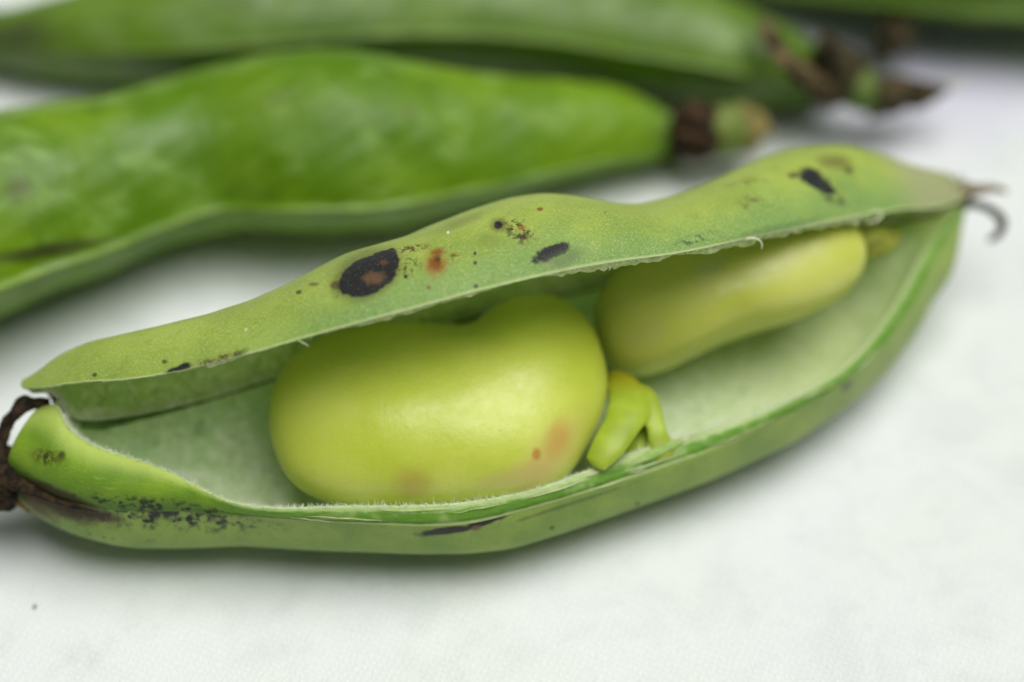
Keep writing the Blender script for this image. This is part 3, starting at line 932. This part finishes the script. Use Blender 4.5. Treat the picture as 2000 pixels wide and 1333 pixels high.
BIG = [(525, 822), (533, 762), (558, 716), (600, 684), (655, 660), (720, 646), (800, 643), (870, 645), (922, 640), (965, 612), (1015, 588), (1070, 583),
       (1120, 602), (1158, 646), (1179, 700), (1187, 752), (1176, 812), (1150, 868), (1118, 915), (1082, 946), (1030, 968), (950, 982), (850, 990),
       (750, 991), (670, 985), (610, 965), (565, 934), (538, 886)]
def big_extra(A, rho, ex, ey, c0):
    X = (A - c0) @ ex; Y = (A - c0) @ ey
    lobe = 0.55 * np.exp(-(((X - 7.5) / 4.5) ** 2 + ((Y - 2.5) / 4.0) ** 2))
    notch = -1.5 * np.exp(-(((X - 2.8) / 2.4) ** 2 + ((Y - 7.2) / 3.4) ** 2))
    belly = 0.45 * np.exp(-(((X + 3.0) / 6.0) ** 2 + ((Y + 2.0) / 4.5) ** 2))
    return (lobe + belly) * (1 - rho ** 3) + notch * (1 - rho ** 8)
bv, bf, bG, bfr = bean_geo(BIG, (850, 812), 6.8, math.radians(80), 4.7, pw=2.4, extra=big_extra)
bb = bfr[3].copy(); bb[2] = bv[:, 2].min()
def mat_bean(name, base, surf, spots, c1, c2, streak_rot=0.0):
    n = NB(name, base)
    col = n.mix(n.ss(n.noise(0.12, 2, 0.5), 0.3, 0.7), c1, c2)
    st = n.noise(1.0, 4, 0.6, n.scaled(1.6, 0.45, 0.45, streak_rot))
    col = n.mix(n.ss(st, 0.45, 0.8, 0, 0.14), col, rgb(214, 222, 120))
    col = n.mix(n.ss(n.noise(3.5, 3, 0.6), 0.5, 0.75, 0, 0.12), col, rgb(150, 160, 44))
    col = add_spots(n, surf, col, spots)
    bmp = n.bump(n.math('ADD', n.math('MULTIPLY', st, 1.0), n.noise(5, 3, 0.6)), 0.18, 0.06)
    bmp = n.bump(n.noise(0.7, 4, 0.5), 0.22, 0.30, bmp)
    rough = n.ss(n.noise(1.2, 3, 0.6), 0.3, 0.7, 0.30, 0.44)
    return n.out(col, rough, 0.55, 0.6, srad=(0.9, 1.0, 0.2), sscale=3.0, normal=bmp)
PINK = rgb(190, 158, 88)
mb = mat_bean('bean_skin_large', bb, Surf(bG), [
    (805, 948, 34, 26, 0, .8, .25, .8, rgb(184, 166, 72), .75),
    (1078, 890, 85, 34, 50, .8, .2, .6, rgb(196, 176, 104), .75),
    (1092, 852, 22, 32, -20, .8, .25, .8, rgb(194, 158, 78), .75),
    (1050, 891, 8, 11, 0, .6, .3, 1.2, rgb(184, 130, 50), .8),
    (1010, 930, 60, 16, 15, .9, .3, .7, rgb(196, 176, 110), .55),
], rgb(190, 204, 66), rgb(206, 216, 98))
big = new_obj('broad_bean', bv, bf, mb, None, bb)
tag(big, 'large glossy yellow-green kidney-shaped bean with pinkish blotches in the open pod', 'bean', 'beans in the open pod')

SEC = [(1160, 618), (1166, 655), (1180, 692), (1205, 722), (1242, 734), (1290, 726), (1350, 700), (1415, 670), (1480, 648), (1545, 629), (1605, 604),
       (1655, 570), (1684, 532), (1692, 492), (1680, 455), (1640, 425), (1560, 420), (1470, 430), (1380, 450), (1290, 478), (1215, 522), (1175, 570)]
def sec_extra(A, rho, ex, ey, c0):
    X = (A - c0) @ ex; Y = (A - c0) @ ey
    return 0.0 * X
sv, sf, sG, sfr = bean_geo(SEC, (1420, 580), 7.6, math.radians(58), 4.6, pw=2.2, azim_n=math.radians(0))
sb = sfr[3].copy(); sb[2] = sv[:, 2].min()
ms = mat_bean('bean_skin_far', sb, Surf(sG), [
    (1385, 525, 34, 16, 35, .9, .3, .6, rgb(196, 200, 140), .7),  # whitish diagonal reflection, painted into the skin colour
    (1255, 655, 40, 22, 20, .9, .3, .6, rgb(190, 190, 110), .5),
], rgb(194, 202, 84), rgb(208, 213, 112))
sec = new_obj('broad_bean', sv, sf, ms, None, sb)
tag(sec, 'smaller bean lying on its side under the lid towards the pod tip', 'bean', 'beans in the open pod')

# ------------------------------------------------------------------ whole pods behind
def whole_pod(stations, roll_deg, ratio=0.72, nt=180, nv=144, seam=0.35, bumps=(), lift=0.0, z0=0.0):
    """stations: (px, top py, bottom py) outline in the photo -> lens-shaped tube lying on the cloth"""
    st = np.array(stations, float)
    roll = math.radians(roll_deg)
    ctr = []; A = []
    mids = []
    for px, yt, yb in st:
        a = max((yb - yt) / 2.0 / 24.0 / 0.86, 0.3)
        for it in range(6):
            b = a * ratio
            zc = max(math.hypot(a * math.sin(roll), b * math.cos(roll)), 0.2) + z0
            p = at(px, (yt + yb) / 2, zc)
            sc = FPX / proj(p)[2]
            # apparent half height of the rolled ellipse
            k = UP[1] * np.array([math.cos(roll), -math.sin(roll)]) + UP[2] * np.array([math.sin(roll), math.cos(roll)])
            tt = np.linspace(0, 2 * math.pi, 121)
            ext = np.max(a * np.cos(tt) * k[0] + b * np.sign(np.sin(tt)) * np.abs(np.sin(tt)) ** 1.5 * k[1])
            a *= (yb - yt) / 2.0 / sc / ext
        A.append(a); ctr.append(p)
    ctr = np.array(ctr); A = np.array(A)
    c = chord(ctr); c /= c[-1]
    t = np.linspace(0, 1, nt)
    Cn = pchip(c, ctr, t); An = pchip(c, A[:, None], t)[:, 0]
    for ax_ in range(3): Cn[:, ax_] = np.concatenate([Cn[:3, ax_], smooth1(Cn[:, ax_], 12)[3:-3], Cn[-3:, ax_]])
    An = np.concatenate([An[:3], smooth1(An, 11)[3:-3], An[-3:]])
    T = np.gradient(np.stack([smooth1(Cn[:, q_], 22) for q_ in range(3)], -1), axis=0); T[:, 2] = 0; T /= np.linalg.norm(T, axis=1)[:, None]
    perp = np.stack([-T[:, 1], T[:, 0], T[:, 0] * 0], -1)
    th = np.linspace(0, 2 * math.pi, nv, endpoint=False)
    cy = np.cos(th); sy = np.sin(th)
    lens = np.sign(sy) * np.abs(sy) ** 1.5
    ridge = 1 + 0.055 * (np.exp(-((th - math.pi) / 0.085) ** 2) + np.exp(-((np.minimum(th, 2 * math.pi - th)) / 0.085) ** 2))
    u = np.concatenate([[0], np.cumsum(np.linalg.norm(np.diff(Cn, axis=0), axis=1))])
    G = np.zeros((nt, nv, 3))
    for i in range(nt):
        a = An[i]; b = a * ratio
        yy = a * cy * ridge; zz = b * lens
        y2 = yy * math.cos(roll) - zz * math.sin(roll); z2 = yy * math.sin(roll) + zz * math.cos(roll)
        G[i] = Cn[i] + np.outer(y2, perp[i]) + np.outer(z2, UPV)
    ctrn = np.repeat(Cn[:, None], nv, 1)
    d = G - ctrn
    dn = d / (np.linalg.norm(d, axis=-1)[..., None] + 1e-9)
    G = G + dn * ((0.16 * vnoise(G, 0.28, 101) + 0.13 * vnoise(G, 0.7, 102)) * np.clip(An / 4, 0, 1)[:, None])[..., None]
    G[..., 2] = np.maximum(G[..., 2], -0.05 + z0)
    V = np.vstack([G.reshape(-1, 3), Cn[0], Cn[-1]])
    F = grid_faces(nt, nv, True)
    for j in range(nv):
        F.append((nt * nv, (j + 1) % nv, j)); F.append((nt * nv + 1, (nt - 1) * nv + j, (nt - 1) * nv + (j + 1) % nv))
    uv = np.stack(np.meshgrid(u, th / (2 * math.pi), indexing='ij'), -1).reshape(-1, 2)
    uv = np.vstack([uv, [0, 0], [u[-1], 0]])
    return G, V, F, uv, Cn, An

def mat_pod(name, base, surf, c1, c2, cb, spots=()):
    n = NB(name, base)
    col = n.mix(n.ss(n.noise(0.10, 3, 0.5), 0.35, 0.65), c1, c2)
    col = n.mix(n.ss(n.noise(0.33, 3, 0.55, n.scaled(0.7, 1.3, 1.0)), 0.50, 0.72, 0, 0.65), col, cb)
    col = n.mix(n.ss(n.noise(0.24, 2, 0.5, dist=0.5), 0.55, 0.75, 0, 0.55), col, tuple(0.72 * x for x in c1))
    # brownish seams
    sm = n.math('ABSOLUTE', n.math('SUBTRACT', n.v, 0.5))
    col = n.mix(n.ss(sm, 0.010, 0.002, 0, 0.4), col, rgb(104, 116, 48))
    col = n.mix(n.ss(sm, 0.485, 0.5, 0, 0.6), col, rgb(122, 118, 58))
    if spots: col = add_spots(n, surf, col, spots)
    bmp = n.bump(n.noise(0.45, 3, 0.5), 0.22, 0.5)
    rough = n.ss(n.noise(0.4, 3, 0.5), 0.3, 0.7, 0.36, 0.52)
    return n.out(col, rough, 0.45, 0.25, sscale=1.0, normal=bmp)

M_SEAM = plain('pod_seam', rgb(84, 112, 26), rgb(108, 130, 44), 0.5, 0.6)
def add_seam(G, body, base):
    j = G.shape[1] // 2
    v, f = tube_geo(G[4:-6:3, j], [0.08, 0.15, 0.16, 0.15, 0.08], 8, 150, rough=0.25, rs=0.5, seed=77)
    return new_obj('seam', v, f, M_SEAM, body, base)
# --- middle pod
W = lambda *L: np.array([at(*p) for p in L])
MIDP = [(-560, 560, 640), (-500, 480, 690), (-400, 380, 716), (-300, 300, 706), (-220, 252, 684), (-120, 225, 648), (-20, 214, 604), (60, 205, 578), (150, 196, 544), (230, 186, 512), (310, 167, 474), (390, 143, 452), (470, 116, 447), (550, 101, 452), (640, 97, 457),
        (740, 104, 449), (830, 120, 428), (920, 134, 402), (1040, 146, 368), (1150, 157, 344), (1230, 172, 326), (1285, 197, 314), (1318, 225, 305), (1336, 245, 297)]
G, V, F, uv, Cn, An = whole_pod(MIDP, -8, ratio=0.86)
mb_ = Cn[len(Cn) // 2].copy(); mb_[2] = 0
midpod = thing('bean_pod', 'plump bright green whole pod lying right behind the open pod', 'bean pod', mb_, 'whole pods behind the open pod')
mm_ = mat_pod('pod_skin_bright', mb_, Surf(G), rgb(88, 128, 8), rgb(112, 148, 18), rgb(140, 174, 84), [
    (90, 492, 110, 13, 12, .6, .4, .4, rgb(48, 52, 20), .85),
    (42, 372, 22, 24, 0, .8, .3, .5, rgb(80, 88, 30), .7),
    (800, 218, 14, 12, 0, .8, .3, .5, rgb(96, 110, 40), .6),
    (545, 185, 30, 20, 0, .9, .3, .5, rgb(96, 118, 36), .5),
    (1310, 250, 30, 50, 0, .8, .2, .5, rgb(128, 160, 84), .6),
])
add_seam(G, new_obj('pod_body', V, F, mm_, midpod, mb_, uv), mb_)
M_RING = plain('brown_ring', rgb(36, 26, 17), rgb(78, 58, 38), 0.7, 0.8, 0.2, 0, 0.6)
M_STUB = plain('green_stub', rgb(98, 118, 40), rgb(122, 138, 66), 0.4, 0.6)
M_TAN = plain('tan_cut', rgb(112, 104, 52), rgb(150, 136, 84), 0.5, 0.7)
v, f = tube_geo(W((1322, 268, 4.4), (1350, 263, 4.3), (1388, 258, 4.2), (1402, 257, 4.2)), [1.9, 2.3, 2.2, 1.9], 24, 40, rough=0.20, rs=0.9, seed=9)
new_obj('calyx_ring', v, f, M_RING, midpod, mb_)
v, f = tube_geo(W((1384, 258, 4.2), (1415, 256, 4.2), (1448, 252, 4.2)), [1.9, 2.0, 1.9], 24, 30, rough=0.12, rs=0.6, seed=10)
new_obj('stalk', v, f, M_STUB, midpod, mb_)
v, f = tube_geo(W((1444, 253, 4.2), (1470, 249, 4.2), (1494, 240, 4.3)), [2.0, 1.9, 1.0], 24, 30, rough=0.2, rs=0.6, seed=11)
new_obj('stalk_end', v, f, M_TAN, midpod, mb_)
for k_, (a_, b_, c_) in enumerate([((1384, 232, 6.4), (1340, 226, 7.4), (1306, 216, 8.0)), ((1386, 262, 5.6), (1346, 262, 6.3), (1318, 258, 6.9)), ((1380, 218, 6.6), (1352, 206, 7.0), (1336, 204, 7.0))]):
    v, f = tube_geo(W(a_, b_, c_), [1.0, 0.8, 0.15], 10, 24, flat=0.35, rough=0.25, rs=0.9, seed=40 + k_)
    new_obj('sepal', v, f, M_RING, midpod, mb_)
v, f = tube_geo(W((1392, 292, 2.4), (1340, 300, 2.0), (1290, 312, 1.4)), [1.0, 0.9, 0.3], 12, 30, flat=0.5, rough=0.2, rs=0.8, seed=12)
new_obj('sepal', v, f, M_RING, midpod, mb_)

# --- far pod, running out of the top of the frame
BACKP = [(-300, 62, 84), (-260, 44, 92), (-150, 32, 116), (-40, 28, 130), (60, 5, 148), (160, -20, 160), (300, -50, 172), (450, -70, 172), (600, -85, 160), (750, -95, 150), (900, -92, 146), (1050, -75, 152),
         (1200, -50, 170), (1330, -28, 192), (1430, -2, 207), (1500, 32, 212), (1560, 66, 206), (1600, 92, 196), (1626, 112, 184)]
G, V, F, uv, Cn, An = whole_pod(BACKP, -25, ratio=0.90)
fb_ = Cn[len(Cn) // 2].copy(); fb_[2] = 0
farpod = thing('bean_pod', 'darker green whole pod along the top edge with a withered brown calyx', 'bean pod', fb_, 'whole pods behind the open pod')
pb_ = new_obj('pod_body', V, F, mat_pod('pod_skin_dull', fb_, Surf(G), rgb(82, 116, 20), rgb(102, 134, 36), rgb(126, 154, 76), [
    (20, 80, 90, 40, 0, .8, .3, .3, rgb(60, 66, 44), .8)]), farpod, fb_, uv)
add_seam(G, pb_, fb_)
M_DRY = plain('dried_calyx', rgb(48, 40, 26), rgb(122, 106, 74), 0.8, 0.85, 0.2, 0, 0.8)
M_DRY2 = plain('dried_calyx_dark', rgb(26, 24, 16), rgb(84, 76, 50), 0.8, 0.85, 0.2, 0, 0.8)
def fpart(name, pts, rad, mat, par=None, base=None, **k):
    v, f = tube_geo(W(*pts), rad, 16, 40, **k)
    return new_obj(name, v, f, mat, par or farpod, fb_ if base is None else base)
fpart('sepal', [(1490, 36, 10.0), (1505, 70, 10.4), (1530, 110, 9.6), (1570, 140, 8.4), (1620, 156, 7.0)], [0.3, 0.8, 1.0, 1.1, 1.0], M_DRY, flat=0.4, rough=0.2, rs=0.7, seed=21)
fpart('sepal', [(1520, 128, 8.6), (1560, 150, 7.8), (1600, 172, 6.6), (1640, 176, 5.6)], [0.3, 0.9, 1.0, 0.8], M_DRY, flat=0.4, rough=0.2, rs=0.7, seed=22)
fpart('calyx_cup', [(1588, 132, 6.0), (1620, 138, 6.0), (1652, 148, 5.8), (1672, 156, 5.6)], [2.2, 2.9, 2.8, 2.0], M_DRY2, rough=0.34, rs=0.6, seed=23)
fpart('sepal', [(1610, 120, 9.0), (1616, 86, 10.5), (1606, 66, 11.4)], [1.3, 1.2, 0.5], M_DRY2, flat=0.5, rough=0.25, rs=0.7, seed=24)
fpart('stalk', [(1656, 172, 5.0), (1684, 178, 4.8), (1714, 184, 4.6)], [1.7, 1.9, 1.6], plain('stalk_green', rgb(80, 104, 40), rgb(102, 124, 56), 0.5), rough=0.2, rs=0.6, seed=25)
fpart('stalk_end', [(1702, 186, 4.4), (1750, 186, 4.2), (1800, 182, 3.9), (1850, 172, 3.8)], [1.7, 1.7, 1.15, 0.45], M_DRY2, rough=0.3, rs=0.7, seed=26)
fpart('sepal', [(1740, 190, 4.6), (1764, 168, 5.6), (1772, 160, 5.8)], [0.9, 0.9, 0.4], M_DRY, flat=0.5, rough=0.25, rs=0.7, seed=27)
fpart('fibre', [(1840, 176, 3.8), (1868, 164, 4.2), (1892, 148, 4.6)], [0.35, 0.22, 0.12], plain('pale_straw', rgb(170, 168, 150), rgb(190, 188, 170)))

# --- pod cutting the top right corner
TOPP = [(1380, -130, -34), (1450, -170, -16), (1560, -215, 2), (1700, -260, 22), (1850, -280, 42), (2000, -285, 54), (2150, -280, 60), (2300, -262, 60), (2420, -220, 44), (2480, -150, 0)]
G, V, F, uv, Cn, An = whole_pod(TOPP, 6, ratio=0.86)
tb_ = Cn[len(Cn) // 2].copy(); tb_[2] = 0
toppod = thing('bean_pod', 'whole green pod cut off by the top right corner of the picture', 'bean pod', tb_, 'whole pods behind the open pod')
pb_ = new_obj('pod_body', V, F, mat_pod('pod_skin_far', tb_, Surf(G), rgb(88, 120, 34), rgb(104, 136, 44), rgb(124, 152, 74)), toppod, tb_, uv)
add_seam(G, pb_, tb_)
fpart('withered_petal', [(1700, 128, 0.8), (1716, 104, 1.6), (1738, 76, 2.8), (1752, 44, 4.0), (1756, 14, 5.0)], [0.3, 1.0, 1.7, 1.5, 0.9], M_DRY2, par=toppod, base=tb_, flat=0.4, rough=0.2, rs=0.6, seed=31)
